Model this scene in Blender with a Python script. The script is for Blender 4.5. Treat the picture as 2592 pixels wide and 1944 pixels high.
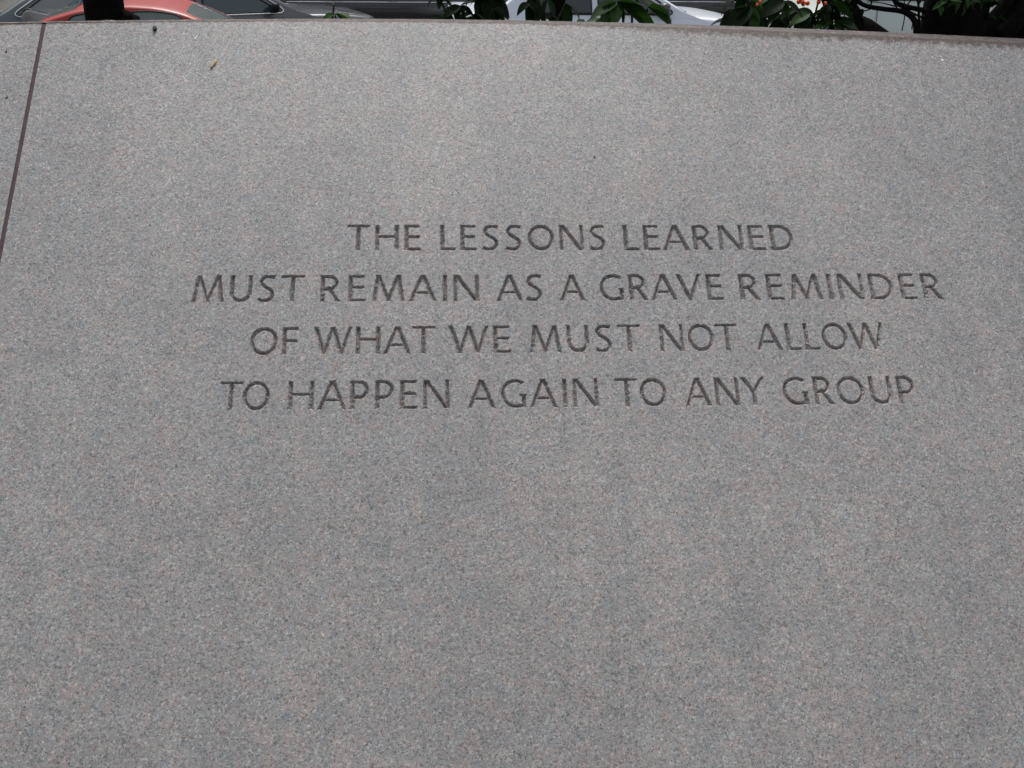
import bpy, bmesh, math, random
import numpy as np
from mathutils import Vector, Matrix, noise
random.seed(7); np.random.seed(7)
PI = math.pi
for o in list(bpy.data.objects): bpy.data.objects.remove(o)
C = bpy.context.scene.collection

# ------------------------------------------------------------------ camera
F, CX, CY = 2740.0, 1296.0, 972.0        # focal length and centre in photograph pixels (2592 wide)
EYE = Vector((0, 0, 1.60))
def unit(*a): return Vector(a).normalized()
X_c = unit(43000, 322, -2740)            # wall's level direction seen by the camera
Z_c = X_c.cross(unit(0, 1276, -2740)).normalized()
if Z_c.y < 0: Z_c = -Z_c
Y_c = Z_c.cross(X_c)
M = Matrix((X_c, Y_c, Z_c))              # camera axes -> world axes
cam_d = bpy.data.cameras.new('camera'); cam = bpy.data.objects.new('camera', cam_d); C.objects.link(cam)
cam.matrix_world = Matrix.Translation(EYE) @ M.to_4x4()
cam_d.sensor_width = 36; cam_d.lens = 36 * F / 2592; cam_d.clip_start = .05; cam_d.clip_end = 2000
cam_d.dof.use_dof = True; cam_d.dof.focus_distance = 2.6; cam_d.dof.aperture_fstop = 32
bpy.context.scene.camera = cam

# ------------------------------------------------------------------ light
scn = bpy.context.scene
w = bpy.data.worlds.new('World'); scn.world = w; w.use_nodes = True
nt = w.node_tree; nt.nodes.clear()
sky = nt.nodes.new('ShaderNodeTexSky'); sky.sky_type = 'NISHITA'; sky.sun_disc = False
SUN_EL, SUN_AZ = 60, 2                 # azimuth clockwise from +Y (beyond the wall)
sky.sun_elevation = math.radians(SUN_EL); sky.sun_rotation = math.radians(SUN_AZ)
sky.air_density = 1.0; sky.dust_density = 3.0; sky.ozone_density = 1.0
hs = nt.nodes.new('ShaderNodeHueSaturation'); hs.inputs['Saturation'].default_value = .32
bg = nt.nodes.new('ShaderNodeBackground'); bg.inputs['Strength'].default_value = .085
wo = nt.nodes.new('ShaderNodeOutputWorld')
nt.links.new(sky.outputs[0], hs.inputs['Color']); nt.links.new(hs.outputs[0], bg.inputs['Color']); nt.links.new(bg.outputs[0], wo.inputs['Surface'])
sd = bpy.data.lights.new('sun', 'SUN'); sd.energy = 1.5; sd.angle = math.radians(16); sd.color = (1, .965, .92)
sun = bpy.data.objects.new('sun', sd); C.objects.link(sun)
az, el = math.radians(SUN_AZ), math.radians(SUN_EL)
tosun = Vector((math.sin(az)*math.cos(el), math.cos(az)*math.cos(el), math.sin(el)))
sun.rotation_euler = tosun.to_track_quat('Z', 'Y').to_euler()
vs = scn.view_settings; vs.view_transform = 'Standard'; vs.look = 'None'; vs.gamma = 1; vs.use_curve_mapping = False
vs.exposure = 1.12

# ------------------------------------------------------------------ helpers
def ray(px, py): return (M @ Vector((px-CX, -(py-CY), -F)) / F)      # per metre of view depth
def at(px, py, depth): return EYE + ray(px, py)*depth
def at_z(px, py, z):
    r = ray(px, py); return EYE + r*((z-EYE.z)/r.z)
D0 = 2.5
P0 = at(CX, CY, D0)
U = Vector((1, 0, 0))
v_c = Vector((-221, 6172, -2740)).normalized(); v_w = M @ v_c; v_w.x = 0; V = v_w.normalized()
N = U.cross(V)                                                        # points at the camera side
if N.dot(EYE-P0) < 0: N = -N
def wall_st(px, py):
    r = ray(px, py); t = (P0-EYE).dot(N)/r.dot(N); p = EYE + r*t - P0
    return p.dot(U), p.dot(V)
WM = Matrix((U, V, N)).transposed().to_4x4(); WM.translation = P0

def tag(o, label=None, cat=None, group=None, kind=None):
    if label: o['label'] = label
    if cat: o['category'] = cat
    if group: o['group'] = group
    if kind: o['kind'] = kind
    return o
def empty(name, loc=(0,0,0), rz=0):
    o = bpy.data.objects.new(name, None); C.objects.link(o); o.location = loc; o.rotation_euler = (0,0,rz); o.empty_display_size = .1; return o
def mesh(name, verts, faces, mat, parent=None, smooth=False):
    me = bpy.data.meshes.new(name); me.from_pydata([tuple(v) for v in verts], [], faces); me.validate()
    me.materials.append(mat)
    if smooth: me.polygons.foreach_set('use_smooth', [True]*len(me.polygons))
    me.update()
    o = bpy.data.objects.new(name, me); C.objects.link(o); o.parent = parent; return o
class MB:
    def __init__(s): s.v = []; s.f = []
    def add(s, vs, fs):
        b = len(s.v); s.v += [Vector(v) for v in vs]; s.f += [tuple(i+b for i in f) for f in fs]; return s
    def box(s, c, d, mat=None):
        x, y, z = [q/2 for q in d]; c = Vector(c)
        vs = [Vector((a,b,e)) for a in (-x,x) for b in (-y,y) for e in (-z,z)]
        if mat: vs = [mat @ q for q in vs]
        return s.add([c+q for q in vs], [(0,1,3,2),(4,6,7,5),(0,4,5,1),(2,3,7,6),(0,2,6,4),(1,5,7,3)])
    def tube(s, pts, rads, n=8, cap=True):
        pts = [Vector(p) for p in pts]; rings = []
        up = None
        for i, p in enumerate(pts):
            t = (pts[min(i+1,len(pts)-1)] - pts[max(i-1,0)]).normalized()
            if up is None: up = t.orthogonal().normalized()
            a = (up - t*up.dot(t)).normalized(); up = a; b = t.cross(a)
            r = rads[i] if hasattr(rads,'__len__') else rads
            rings.append([p + a*math.cos(2*PI*k/n)*r + b*math.sin(2*PI*k/n)*r for k in range(n)])
        vs = [q for R in rings for q in R]; fs = []
        for i in range(len(pts)-1):
            for k in range(n): fs.append((i*n+k, i*n+(k+1)%n, (i+1)*n+(k+1)%n, (i+1)*n+k))
        if cap: fs += [tuple(range(n))[::-1], tuple((len(pts)-1)*n+k for k in range(n))]
        return s.add(vs, fs)
    def grid(s, rows):
        n = len(rows[0]); vs = [q for R in rows for q in R]; fs = []
        for i in range(len(rows)-1):
            for k in range(n-1): fs.append((i*n+k, i*n+k+1, (i+1)*n+k+1, (i+1)*n+k))
        return s.add(vs, fs)
    def build(s, name, mat, parent=None, smooth=False): return mesh(name, s.v, s.f, mat, parent, smooth)
def recalc(o):
    bm = bmesh.new(); bm.from_mesh(o.data); bmesh.ops.remove_doubles(bm, verts=bm.verts, dist=1e-5); bmesh.ops.recalc_face_normals(bm, faces=bm.faces); bm.to_mesh(o.data); bm.free(); return o

# ------------------------------------------------------------------ materials
def mat(name, col=(.5,.5,.5), rough=.6, metal=0, spec=.5, coat=0, var=0, vscale=20, bump=0, bscale=80, trans=0):
    m = bpy.data.materials.new(name); m.use_nodes = True; t = m.node_tree; b = t.nodes['Principled BSDF']
    b.inputs['Base Color'].default_value = (*col, 1); b.inputs['Roughness'].default_value = rough
    b.inputs['Metallic'].default_value = metal; b.inputs['Specular IOR Level'].default_value = spec
    b.inputs['Coat Weight'].default_value = coat; b.inputs['Coat Roughness'].default_value = .04
    tc = t.nodes.new('ShaderNodeTexCoord')
    if var:
        n = t.nodes.new('ShaderNodeTexNoise'); n.inputs['Scale'].default_value = vscale; n.inputs['Detail'].default_value = 6; n.inputs['Roughness'].default_value = .65
        t.links.new(tc.outputs['Object'], n.inputs['Vector'])
        r = t.nodes.new('ShaderNodeValToRGB'); r.color_ramp.elements[0].position = .3; r.color_ramp.elements[1].position = .7
        r.color_ramp.elements[0].color = (*[c*(1-var) for c in col], 1); r.color_ramp.elements[1].color = (*[min(1,c*(1+var)) for c in col], 1)
        t.links.new(n.outputs['Fac'], r.inputs['Fac']); t.links.new(r.outputs['Color'], b.inputs['Base Color'])
    if bump:
        n = t.nodes.new('ShaderNodeTexNoise'); n.inputs['Scale'].default_value = bscale; n.inputs['Detail'].default_value = 5
        t.links.new(tc.outputs['Object'], n.inputs['Vector'])
        q = t.nodes.new('ShaderNodeBump'); q.inputs['Strength'].default_value = bump; q.inputs['Distance'].default_value = .01
        t.links.new(n.outputs['Fac'], q.inputs['Height']); t.links.new(q.outputs['Normal'], b.inputs['Normal'])
    return m

def granite_mat(name, red=False, cut=False):
    m = bpy.data.materials.new(name); m.use_nodes = True; t = m.node_tree; b = t.nodes['Principled BSDF']; L = t.links.new
    tc = t.nodes.new('ShaderNodeTexCoord'); co = tc.outputs['Object']
    def noi(scale, detail=4, rough=.6, off=0):
        n = t.nodes.new('ShaderNodeTexNoise'); n.inputs['Scale'].default_value = scale; n.inputs['Detail'].default_value = detail; n.inputs['Roughness'].default_value = rough
        mp = t.nodes.new('ShaderNodeMapping'); mp.inputs['Location'].default_value = (off, off*1.7, off*.6); L(co, mp.inputs['Vector']); L(mp.outputs[0], n.inputs['Vector']); return n.outputs['Fac']
    def ramp(inp, stops, interp='LINEAR'):
        r = t.nodes.new('ShaderNodeValToRGB'); r.color_ramp.interpolation = interp
        e = r.color_ramp.elements
        while len(e) < len(stops): e.new(.5)
        for k, (p, c) in enumerate(stops):
            e[k].position = p; e[k].color = (*c, 1) if hasattr(c, '__len__') else (c, c, c, 1)
        L(inp, r.inputs['Fac']); return r.outputs['Color']
    def mix(a, c, fac, mode='MIX'):
        x = t.nodes.new('ShaderNodeMix'); x.data_type = 'RGBA'; x.blend_type = mode
        if hasattr(fac, 'is_linked'): L(fac, x.inputs[0])
        else: x.inputs[0].default_value = fac
        for s_, q in ((6, a), (7, c)):
            if hasattr(q, 'is_linked'): L(q, x.inputs[s_])
            else: x.inputs[s_].default_value = (*q, 1)
        return x.outputs[2]
    def math_(op, a, c=None, clamp=False):
        x = t.nodes.new('ShaderNodeMath'); x.operation = op; x.use_clamp = clamp
        for k, q in enumerate((a, c)):
            if q is None: continue
            if hasattr(q, 'is_linked'): L(q, x.inputs[k])
            else: x.inputs[k].default_value = q
        return x.outputs[0]
    def vor(scale, off=0, rnd=1):
        n = t.nodes.new('ShaderNodeTexVoronoi'); n.inputs['Scale'].default_value = scale; n.inputs['Randomness'].default_value = rnd
        mp = t.nodes.new('ShaderNodeMapping'); mp.inputs['Location'].default_value = (off, off*1.3, off*.7); L(co, mp.inputs['Vector']); L(mp.outputs[0], n.inputs['Vector']); return n
    # feldspar ground: grey-blue and pink patches
    if red: gry, blu, pnk = (.052,.033,.029), (.034,.027,.025), (.10,.050,.038)
    else:   gry, blu, pnk = (.302,.294,.288), (.264,.276,.280), (.342,.299,.286)
    c = mix(gry, blu, ramp(noi(34, 5, .7), [(.46, 0.), (.62, 1.)]))
    c = mix(c, pnk, ramp(noi(42, 5, .75, 3.1), [(.50, 0.), (.66, .9)]))
    # blotches a few centimetres wide, blue-grey against pink
    c = mix(c, ramp(noi(15, 5, .7, 12.4), [(.30, (.93,.975,.99)), (.5, (1.,1.,1.)), (.70, (1.045,.995,.98))]), 1.0, 'MULTIPLY')
    # coordinates warped so that the grains are irregular
    nw = t.nodes.new('ShaderNodeTexNoise'); nw.inputs['Scale'].default_value = 330; nw.inputs['Detail'].default_value = 3; L(co, nw.inputs['Vector'])
    vm = t.nodes.new('ShaderNodeVectorMath'); vm.operation = 'MULTIPLY_ADD'; vm.inputs[1].default_value = (.0065,)*3
    L(nw.outputs['Color'], vm.inputs[0]); L(co, vm.inputs[2]); warped = vm.outputs[0]
    def vorw(scale, off=0):
        n = vor(scale, off); mp = n.inputs['Vector'].links[0].from_node; L(warped, mp.inputs['Vector']); return n
    v1 = vorw(240); s1 = t.nodes.new('ShaderNodeSeparateColor'); L(v1.outputs['Color'], s1.inputs[0])
    g = ramp(s1.outputs[0], [(0, .55), (.15, .84), (.55, 1.), (.88, 1.09), (1, 1.5)])
    c = mix(c, g, 1.0, 'MULTIPLY')
    g2 = ramp(s1.outputs[1], [(0, (.93,1.0,1.015)), (.5, (1.,1.,1.)), (1, (1.10,.995,.965))])
    c = mix(c, g2, 1.0, 'MULTIPLY')
    fine = ramp(noi(700, 4, .8, 3.3), [(.3, .68), (.5, 1.), (.7, 1.28)])
    c = mix(c, fine, 1.0, 'MULTIPLY')
    # dark mica specks and white quartz points, denser in some places
    dens = noi(26, 4, .7, 7.7)
    v2 = vorw(340, 5.3); s2 = t.nodes.new('ShaderNodeSeparateColor'); L(v2.outputs['Color'], s2.inputs[0])
    dk = math_('MULTIPLY', math_('LESS_THAN', s2.outputs[0], math_('MULTIPLY', dens, .48)), ramp(v2.outputs['Distance'], [(.30, 1.), (.60, 0.)]))
    c = mix(c, (.06,.065,.07), math_('MULTIPLY', dk, .85))
    wh = math_('MULTIPLY', math_('GREATER_THAN', s2.outputs[1], .91), ramp(v2.outputs['Distance'], [(.30, 1.), (.60, 0.)]))
    c = mix(c, (.60,.60,.58), math_('MULTIPLY', wh, .7))
    v3 = vorw(150, 9.1); s3 = t.nodes.new('ShaderNodeSeparateColor'); L(v3.outputs['Color'], s3.inputs[0])
    dk3 = math_('MULTIPLY', math_('LESS_THAN', s3.outputs[0], .022), ramp(v3.outputs['Distance'], [(.15, 1.), (.4, 0.)]))
    c = mix(c, (.04,.042,.045), math_('MULTIPLY', dk3, .8))
    wh3 = math_('MULTIPLY', math_('GREATER_THAN', s3.outputs[1], .98), ramp(v3.outputs['Distance'], [(.2, 1.), (.45, 0.)]))
    c = mix(c, (.55,.55,.53), math_('MULTIPLY', wh3, .5))
    if red: c = mix(c, ramp(noi(38, 3, .7, 15.5), [(.36, .40), (.5, .95), (.64, 1.9)]), 1.0, 'MULTIPLY')
    if red: c = mix(c, ramp(noi(75, 4, .85, 5.5), [(.40, .15), (.5, .6), (.60, 2.4)]), 1.0, 'MULTIPLY')
    # broad weathering
    c = mix(c, ramp(noi(2.2, 6, .6, 1.2), [(.3, (.90,.91,.92)), (.7, (1.09,1.08,1.07))]), 1.0, 'MULTIPLY')
    c = mix(c, ramp(noi(11, 4, .6, 8.2), [(.3, .94), (.7, 1.06)]), 1.0, 'MULTIPLY')
    # faint vertical weather streaks, running down the slope
    mps = t.nodes.new('ShaderNodeMapping'); mps.inputs['Scale'].default_value = (7., .55, 1); L(co, mps.inputs['Vector'])
    ns = t.nodes.new('ShaderNodeTexNoise'); ns.inputs['Scale'].default_value = 1.4; ns.inputs['Detail'].default_value = 7; ns.inputs['Roughness'].default_value = .62; L(mps.outputs[0], ns.inputs['Vector'])
    c = mix(c, ramp(ns.outputs['Fac'], [(.30, (.94,.945,.95)), (.5, (1.,1.,1.)), (.68, (1.065,1.045,1.035))]), 1.0, 'MULTIPLY')
    if not red:
        sp = t.nodes.new('ShaderNodeSeparateXYZ'); L(co, sp.inputs[0]); S, T = sp.outputs[0], sp.outputs[1]
        # rusty drip line running down the stone
        a = wall_st(1098, 290); q = wall_st(693, 1900)
        sl = (q[0]-a[0])/(q[1]-a[1])
        xs = math_('SUBTRACT', math_('SUBTRACT', S, a[0]), math_('MULTIPLY', math_('SUBTRACT', T, a[1]), sl))
        wob = math_('MULTIPLY', math_('SUBTRACT', noi(9, 3, .5, 4.4), .5), .05)
        dist = math_('ABSOLUTE', math_('ADD', xs, wob))
        near = math_('SUBTRACT', 1., math_('DIVIDE', dist, .006), True)
        brk = ramp(noi(14, 5, .75, 6.6), [(.53, 0.), (.66, 1.)])
        below = math_('LESS_THAN', T, a[1])
        f = math_('MULTIPLY', math_('MULTIPLY', near, brk), math_('MULTIPLY', below, .6))
        c = mix(c, (.30,.17,.07), f)
        # brown grime along the top edge, wider to the right
        tt = T; topedge = t.nodes.new('ShaderNodeAttribute'); topedge.attribute_name = 'edge'; topedge.attribute_type = 'GEOMETRY'
        gr = math_('SUBTRACT', topedge.outputs['Fac'], math_('MULTIPLY', math_('SUBTRACT', noi(60, 5, .7, 2.2), .5), 1.6))
        gm = ramp(gr, [(.40, 0.), (.75, 1.)])
        c = mix(c, mix(c, (.34,.25,.22), 1., 'MULTIPLY'), math_('MULTIPLY', gm, 1.), 'MIX')
        # faint dull line below the top edge on the right
        a2 = wall_st(2330, 163); b2 = wall_st(2592, 170)
    if cut: c = mix(c, (.93,.89,.875), 1., 'MULTIPLY')      # unpolished cut, slightly darker and browner
    L(c, b.inputs['Base Color'])
    b.inputs['Roughness'].default_value = .48; b.inputs['Specular IOR Level'].default_value = .5
    bp = t.nodes.new('ShaderNodeBump'); bp.inputs['Strength'].default_value = .35; bp.inputs['Distance'].default_value = .0012
    L(math_('ADD', s1.outputs[2], noi(420, 3)), bp.inputs['Height']); L(bp.outputs['Normal'], b.inputs['Normal'])
    return m
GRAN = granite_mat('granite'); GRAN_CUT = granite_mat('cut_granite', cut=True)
GRAN_TOP = granite_mat('rough_red_granite', True)
FILL = mat('joint_sealant', (.085,.05,.055), .8, var=.3, vscale=60)
BARK = mat('bark', (.007,.006,.0055), .95, spec=.04, var=.5, vscale=30, bump=.8, bscale=40)
TWIG = mat('twig_bark', (.014,.011,.009), .85, spec=.2, var=.4, vscale=60)
SOIL = mat('soil', (.04,.03,.022), .95, var=.5, vscale=25, bump=.6)
ASPH = mat('asphalt', (.05,.05,.052), .85, var=.25, vscale=40, bump=.3, bscale=200)
CONC = mat('concrete', (.30,.29,.27), .85, var=.15, vscale=12, bump=.2)
PAVE = mat('paving', (.26,.24,.23), .8, var=.15, vscale=8, bump=.2)
LINE = mat('road_paint', (.75,.75,.72), .6, var=.1)
GLASS = mat('car_glass', (.012,.02,.022), .03, spec=.8)
CHROME = mat('chrome', (.75,.76,.78), .12, 1)
BLACKP = mat('black_plastic', (.010,.010,.011), .5, spec=.2)
RUBBER = mat('tyre_rubber', (.02,.02,.02), .8)
ALLOY = mat('alloy', (.5,.5,.52), .3, 1)
LENS = mat('headlight_lens', (.72,.75,.78), .08, spec=.8, coat=1)
AMBER = mat('amber_lens', (.7,.2,.02), .15, coat=1)
REDL = mat('tail_lens', (.35,.01,.01), .15, coat=1)
INTER = mat('car_interior', (.16,.15,.14), .8)
def paint(name, col, rough=.32, metal=.0, coat=.6): return mat(name, col, rough, metal, coat=coat)

# ------------------------------------------------------------------ ground
STREET = EYE.z - 2.7
PLAZA = -0.06
BED = .50
def sheet(name, x0, x1, y0, y1, z, m, th=0):
    mb = MB()
    if th: mb.box(((x0+x1)/2,(y0+y1)/2,z-th/2),(x1-x0,y1-y0,th))
    else: mb.add([(x0,y0,z),(x1,y0,z),(x1,y1,z),(x0,y1,z)],[(0,1,2,3)])
    return tag(mb.build(name, m), kind='structure')
sheet('ground', -600, 600, -600, 900, STREET-.03, mat('earth', (.09,.08,.06), .95, var=.3, vscale=.5))
sheet('road', -120, 120, 9.9, 28, STREET, ASPH)
sheet('road_marking', -60, 60, 19.0, 19.12, STREET+.004, LINE)
sheet('pavement', -60, 60, 7.3, 9.72, STREET+.13, CONC, .16)
sheet('kerb', -60, 60, 9.72, 9.9, STREET+.135, mat('kerb_stone', (.33,.32,.31), .8, var=.15), .17)
sheet('far_pavement', -120, 120, 28, 32, STREET+.13, CONC, .16)
# unseen hedge added behind the viewer to darken the lower part of the wall
def hedge():
    root = empty('shade_hedge', (0,-1.9,PLAZA)); tag(root, 'added dark green hedge behind the viewer, shading the lower slanted wall', 'hedge')
    core = mat('shade_hedge_twigs', (.02,.022,.012), .95, var=.4, vscale=20); lf = mat('shade_hedge_leaf', (.03,.055,.02), .6, var=.5, vscale=9)
    MB().box((0,-.05,1.25),(13,.9,2.5)).build('twigs', core, root)
    rn = np.random.RandomState(5); n = 14000; vs, fs = [], []
    for k in range(n):
        f = rn.rand(); x = rn.uniform(-6.6,6.6)
        p = Vector((x, rn.uniform(.38,.52), rn.uniform(.03,2.6))) if f < .75 else Vector((x, rn.uniform(-.6,.52), rn.uniform(2.5,2.64)))
        d = Vector(rn.normal(size=3)).normalized(); q = d.orthogonal().normalized(); l = rn.uniform(.04,.08)
        b = len(vs); vs += [p, p+d*l*.5+q*l*.3, p+d*l, p+d*l*.5-q*l*.3]; fs.append((b,b+1,b+2,b+3))
    o = mesh('foliage', vs, fs, lf, root); o['kind'] = 'stuff'
hedge()
# row of town houses across the street: out of the frame, seen only mirrored in the cars
def facade(x0, x1, yb, h, m, storeys, label):
    root = empty('brick_house', ((x0+x1)/2, yb, STREET+.13)); w_ = x1-x0
    tag(root, label, 'building', 'brick houses across the street')
    MB().box((0,5,h/2),(w_,10,h)).build('wall', m, root); MB().box((0,4.9,h+.2),(w_+.3,10.4,.4)).build('cornice', CONC, root)
    n = int(w_/2.6); fm = gm = None
    for k in range(storeys):
        for i in range(n):
            x = -w_/2+(i+.5)*w_/n; z = 1.0+k*(h-1)/storeys
            mb = MB()
            for c, d in (((0,-.03,.04),(1.3,.12,.08)),((0,-.03,1.86),(1.3,.12,.08)),((-.61,-.03,.95),(.08,.12,1.74)),((.61,-.03,.95),(.08,.12,1.74)),((0,-.02,.95),(1.14,.08,.06))): mb.box(c, d)
            if fm is None:
                o = mb.build('window', CONC, root); g = MB().box((0,-.005,.95),(1.14,.03,1.74)).build('pane', GLASS, o); fm, gm = o.data, g.data
            else:
                o = bpy.data.objects.new('window', fm); C.objects.link(o); o.parent = root
                g = bpy.data.objects.new('pane', gm); C.objects.link(g); g.parent = o
            o.location = (x, 0, z)
BR = [mat('brick_red',(.20,.10,.075),.85,var=.25,vscale=3), mat('brick_brown',(.16,.12,.09),.85,var=.25,vscale=3), mat('painted_grey',(.30,.29,.27),.8,var=.1,vscale=3)]
for k, (x0, x1, h) in enumerate(((-40,-24,14),(-24,-10,11.5),(-10,6,15),(6,20,12),(20,38,14.5))):
    facade(x0+.05, x1-.05, 32, h, BR[k%3], 4, ['red brick town house furthest left across the street','low brown brick house second from the left across the street','tall grey painted house in the middle across the street','low red brick house right of the grey painted one','brown brick house furthest right across the street'][k])
# plaza in front of the slanted wall, raised above the street
sheet('plaza', -14, 14, -14, 1.9, PLAZA, PAVE, 1.0)

# ------------------------------------------------------------------ the wall
wall = empty('granite_wall'); wall.matrix_world = WM
tag(wall, 'low slanted grey granite wall carved with a four line inscription', 'wall')
top_px = [(-900,92),(-450,74),(0,61),(111,61),(215,57.5),(490,52),(900,49.5),(1150,52),(1400,57),(1600,65),(1800,76),(2050,84),(2300,95),(2592,107),(3000,128),(3500,152)]
back_px = [(-900,90),(-450,71),(0,57),(111,59),(215,55),(490,50),(900,47),(1150,49),(1400,53),(1600,57),(1800,64),(2050,72),(2300,84),(2592,97),(3000,118),(3500,140)]
tst = [wall_st(*p) for p in top_px]
ts_s = np.array([a for a,b in tst]); ts_t = np.array([b for a,b in tst])
# smooth with a cubic
pc = np.polyfit(ts_s, ts_t, 4)
def topT(s): return float(np.polyval(pc, s))
S0, S1 = ts_s[0], ts_s[-1]
jt = wall_st(111, 62); jb = wall_st(0, 640)
def jointS(t): return jt[0] + (jb[0]-jt[0])*(t-jt[1])/(jb[1]-jt[1])
tb = (PLAZA-.3-P0.z)/V.z       # bottom, under the plaza
HJ = .0052

# glyphs in cap-height units: list of strokes (points, half width, flat start, flat end)
HV, HH = .081, .061
def arc(cx, cy, rx, ry, a0, a1, n=18):
    return [(cx+rx*math.cos(math.radians(a0+(a1-a0)*i/n)), cy+ry*math.sin(math.radians(a0+(a1-a0)*i/n))) for i in range(n+1)]
def seg(x0,y0,x1,y1,h): return ([(x0,y0),(x1,y1)], h, True, True)
def ext(x0,y0,x1,y1,h):
    dx, dy = x1-x0, y1-y0; k = .3
    return ([(x0-dx*k,y0-dy*k),(x1+dx*k,y1+dy*k)], h, False, False)
def cat(pts, n=6):
    P = [np.array(p) for p in pts]; P = [2*P[0]-P[1]] + P + [2*P[-1]-P[-2]]; out = []
    for i in range(1, len(P)-2):
        for k in range(n):
            u = k/n; a,b,c,d = P[i-1:i+3]
            out.append(tuple(.5*((2*b)+(-a+c)*u+(2*a-5*b+4*c-d)*u*u+(-a+3*b-3*c+d)*u**3)))
    out.append(tuple(P[-2])); return out
GL = {
 'T': (.80, [seg(0,.945,.80,.945,HH*.9), ext(.40,0,.40,1,HV)]),
 'H': (.84, [ext(.085,0,.085,1,HV), ext(.755,0,.755,1,HV), seg(.085,.535,.755,.535,HH)]),
 'E': (.58, [ext(.085,0,.085,1,HV), seg(.06,.94,.55,.94,HH), seg(.06,.535,.54,.535,HH), seg(.06,.06,.58,.06,HH)]),
 'F': (.54, [ext(.085,0,.085,1,HV), seg(.06,.94,.54,.94,HH), seg(.06,.50,.52,.50,HH)]),
 'L': (.56, [ext(.085,0,.085,1,HV), seg(.06,.06,.56,.06,HH)]),
 'I': (.17, [ext(.085,0,.085,1,HV)]),
 'N': (.86, [ext(.07,0,.07,1,HV*.85), ext(.79,0,.79,1,HV*.85), ext(.10,1,.76,0,HV)]),
 'A': (.92, [ext(.07,0,.46,1.02,HV*.88), ext(.46,1.02,.85,0,HV), seg(.20,.33,.72,.33,HH*.9)]),
 'V': (.88, [ext(.07,1,.44,0,HV), ext(.44,0,.81,1,HV*.85)]),
 'W': (1.30, [ext(.07,1,.36,0,HV), ext(.36,0,.65,1,HV*.85), ext(.65,1,.94,0,HV), ext(.94,0,1.23,1,HV*.85)]),
 'M': (1.10, [ext(.08,0,.22,1,HV*.9), ([(.20,1.1),(.22,1.0),(.55,.06),(.60,-.1)],HV*.9,False,False), ([(.50,-.1),(.55,.06),(.88,1.0),(.90,1.1)],HV*.85,False,False), ext(.88,1,1.02,0,HV)]),
 'Y': (.84, [([(.02,1.1),(.07,1),(.42,.46)],HV,False,False), ([(.42,.46),(.77,1),(.83,1.1)],HV*.88,False,False), ([(.42,.5),(.42,-.2)],HV,False,False)]),
 'U': (.78, [([(.085,1.2),(.085,.4)]+arc(.39,.36,.305,.295,180,360)+[(.695,.4),(.695,1.2)],HV*.95,False,False)]),
 'O': (.94, [(arc(.47,.5,.395,.435,0,360,36),HV*.92,False,False)]),
 'D': (.84, [ext(.085,0,.085,1,HV), ([(.06,.94),(.28,.94)]+arc(.30,.5,.455,.44,90,-90)+[(.28,.06),(.06,.06)],HV*.88,False,False)]),
 'P': (.62, [ext(.085,0,.085,1,HV), ([(.06,.94),(.26,.94)]+arc(.28,.68,.265,.26,90,-90,12)+[(.26,.42),(.06,.42)],HH*1.15,False,False)]),
 'R': (.72, [ext(.085,0,.085,1,HV), ([(.06,.94),(.26,.94)]+arc(.28,.705,.25,.235,90,-90,12)+[(.26,.47),(.06,.47)],HH*1.15,False,False), ([(.30,.50),(.64,-.06)],HV*.95,False,False)]),
 'G': (.86, [(arc(.49,.5,.42,.44,50,285,24)+[(.70,.085),(.77,.12)],HV*.9,True,False), ([(.765,.06),(.765,.46)],HV,False,True), seg(.62,.435,.85,.435,HH*.8)]),
 'S': (.62, [(cat([(.575,.90),(.40,.945),(.20,.90),(.115,.75),(.19,.61),(.36,.50),(.49,.38),(.50,.19),(.37,.07),(.20,.055),(.03,.115)]),HV*.9,True,True)]),
}
def glyph_depth(strokes, gx, gy):
    """width units: inside distance to the cut's edge at each grid point (<=0 outside)"""
    best = np.full(gx.shape, -1e3)
    for pts, hw, c0, c1 in strokes:
        P = np.array(pts); dmin = np.full(gx.shape, 1e9)
        for i in range(len(P)-1):
            a, b = P[i], P[i+1]; d = b-a; l2 = d@d
            if l2 < 1e-12: continue
            u = np.clip(((gx-a[0])*d[0]+(gy-a[1])*d[1])/l2, 0, 1)
            dmin = np.minimum(dmin, np.hypot(gx-a[0]-u*d[0], gy-a[1]-u*d[1]))
        dep = hw - dmin
        for flag, a, b in ((c0, P[0], P[1]), (c1, P[-1], P[-2])):
            if flag:
                # open the round end into a flat cut: inside distance is limited by the end plane
                t = (b-a)/np.linalg.norm(b-a)
                e = (gx-a[0])*t[0]+(gy-a[1])*t[1]; pd = np.abs((gx-a[0])*t[1]-(gy-a[1])*t[0])
                close = (np.hypot(gx-a[0], gy-a[1]) < hw*1.6)
                dep = np.where(close & (e > -.01), np.minimum(hw-pd, e), dep)
                dep = np.where(close & (e <= -.0), e, dep)
        best = np.maximum(best, dep)
    best = np.minimum(best, np.minimum(gy-0, 1-gy))
    return best
WORDS = [
 # line, word, left px, right px
 (0,'THE',877.5,1065),(0,'LESSONS',1113.6,1534.6),(0,'LEARNED',1577,2009),
 (1,'MUST',485.7,770),(1,'REMAIN',810,1213),(1,'AS',1256,1374.4),(1,'A',1416,1480),(1,'GRAVE',1517.4,1829),(1,'REMINDER',1870.7,2386.5),
 (2,'OF',632,754.6),(2,'WHAT',793,1101.7),(2,'WE',1135.5,1293),(2,'MUST',1338.7,1622.4),(2,'NOT',1669.4,1868.5),(2,'ALLOW',1912.4,2240),
 (3,'TO',555,683),(3,'HAPPEN',728.6,1138),(3,'AGAIN',1183,1515),(3,'TO',1557,1688),(3,'ANY',1732.8,1938),(3,'GROUP',1981,2317.5)]
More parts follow.
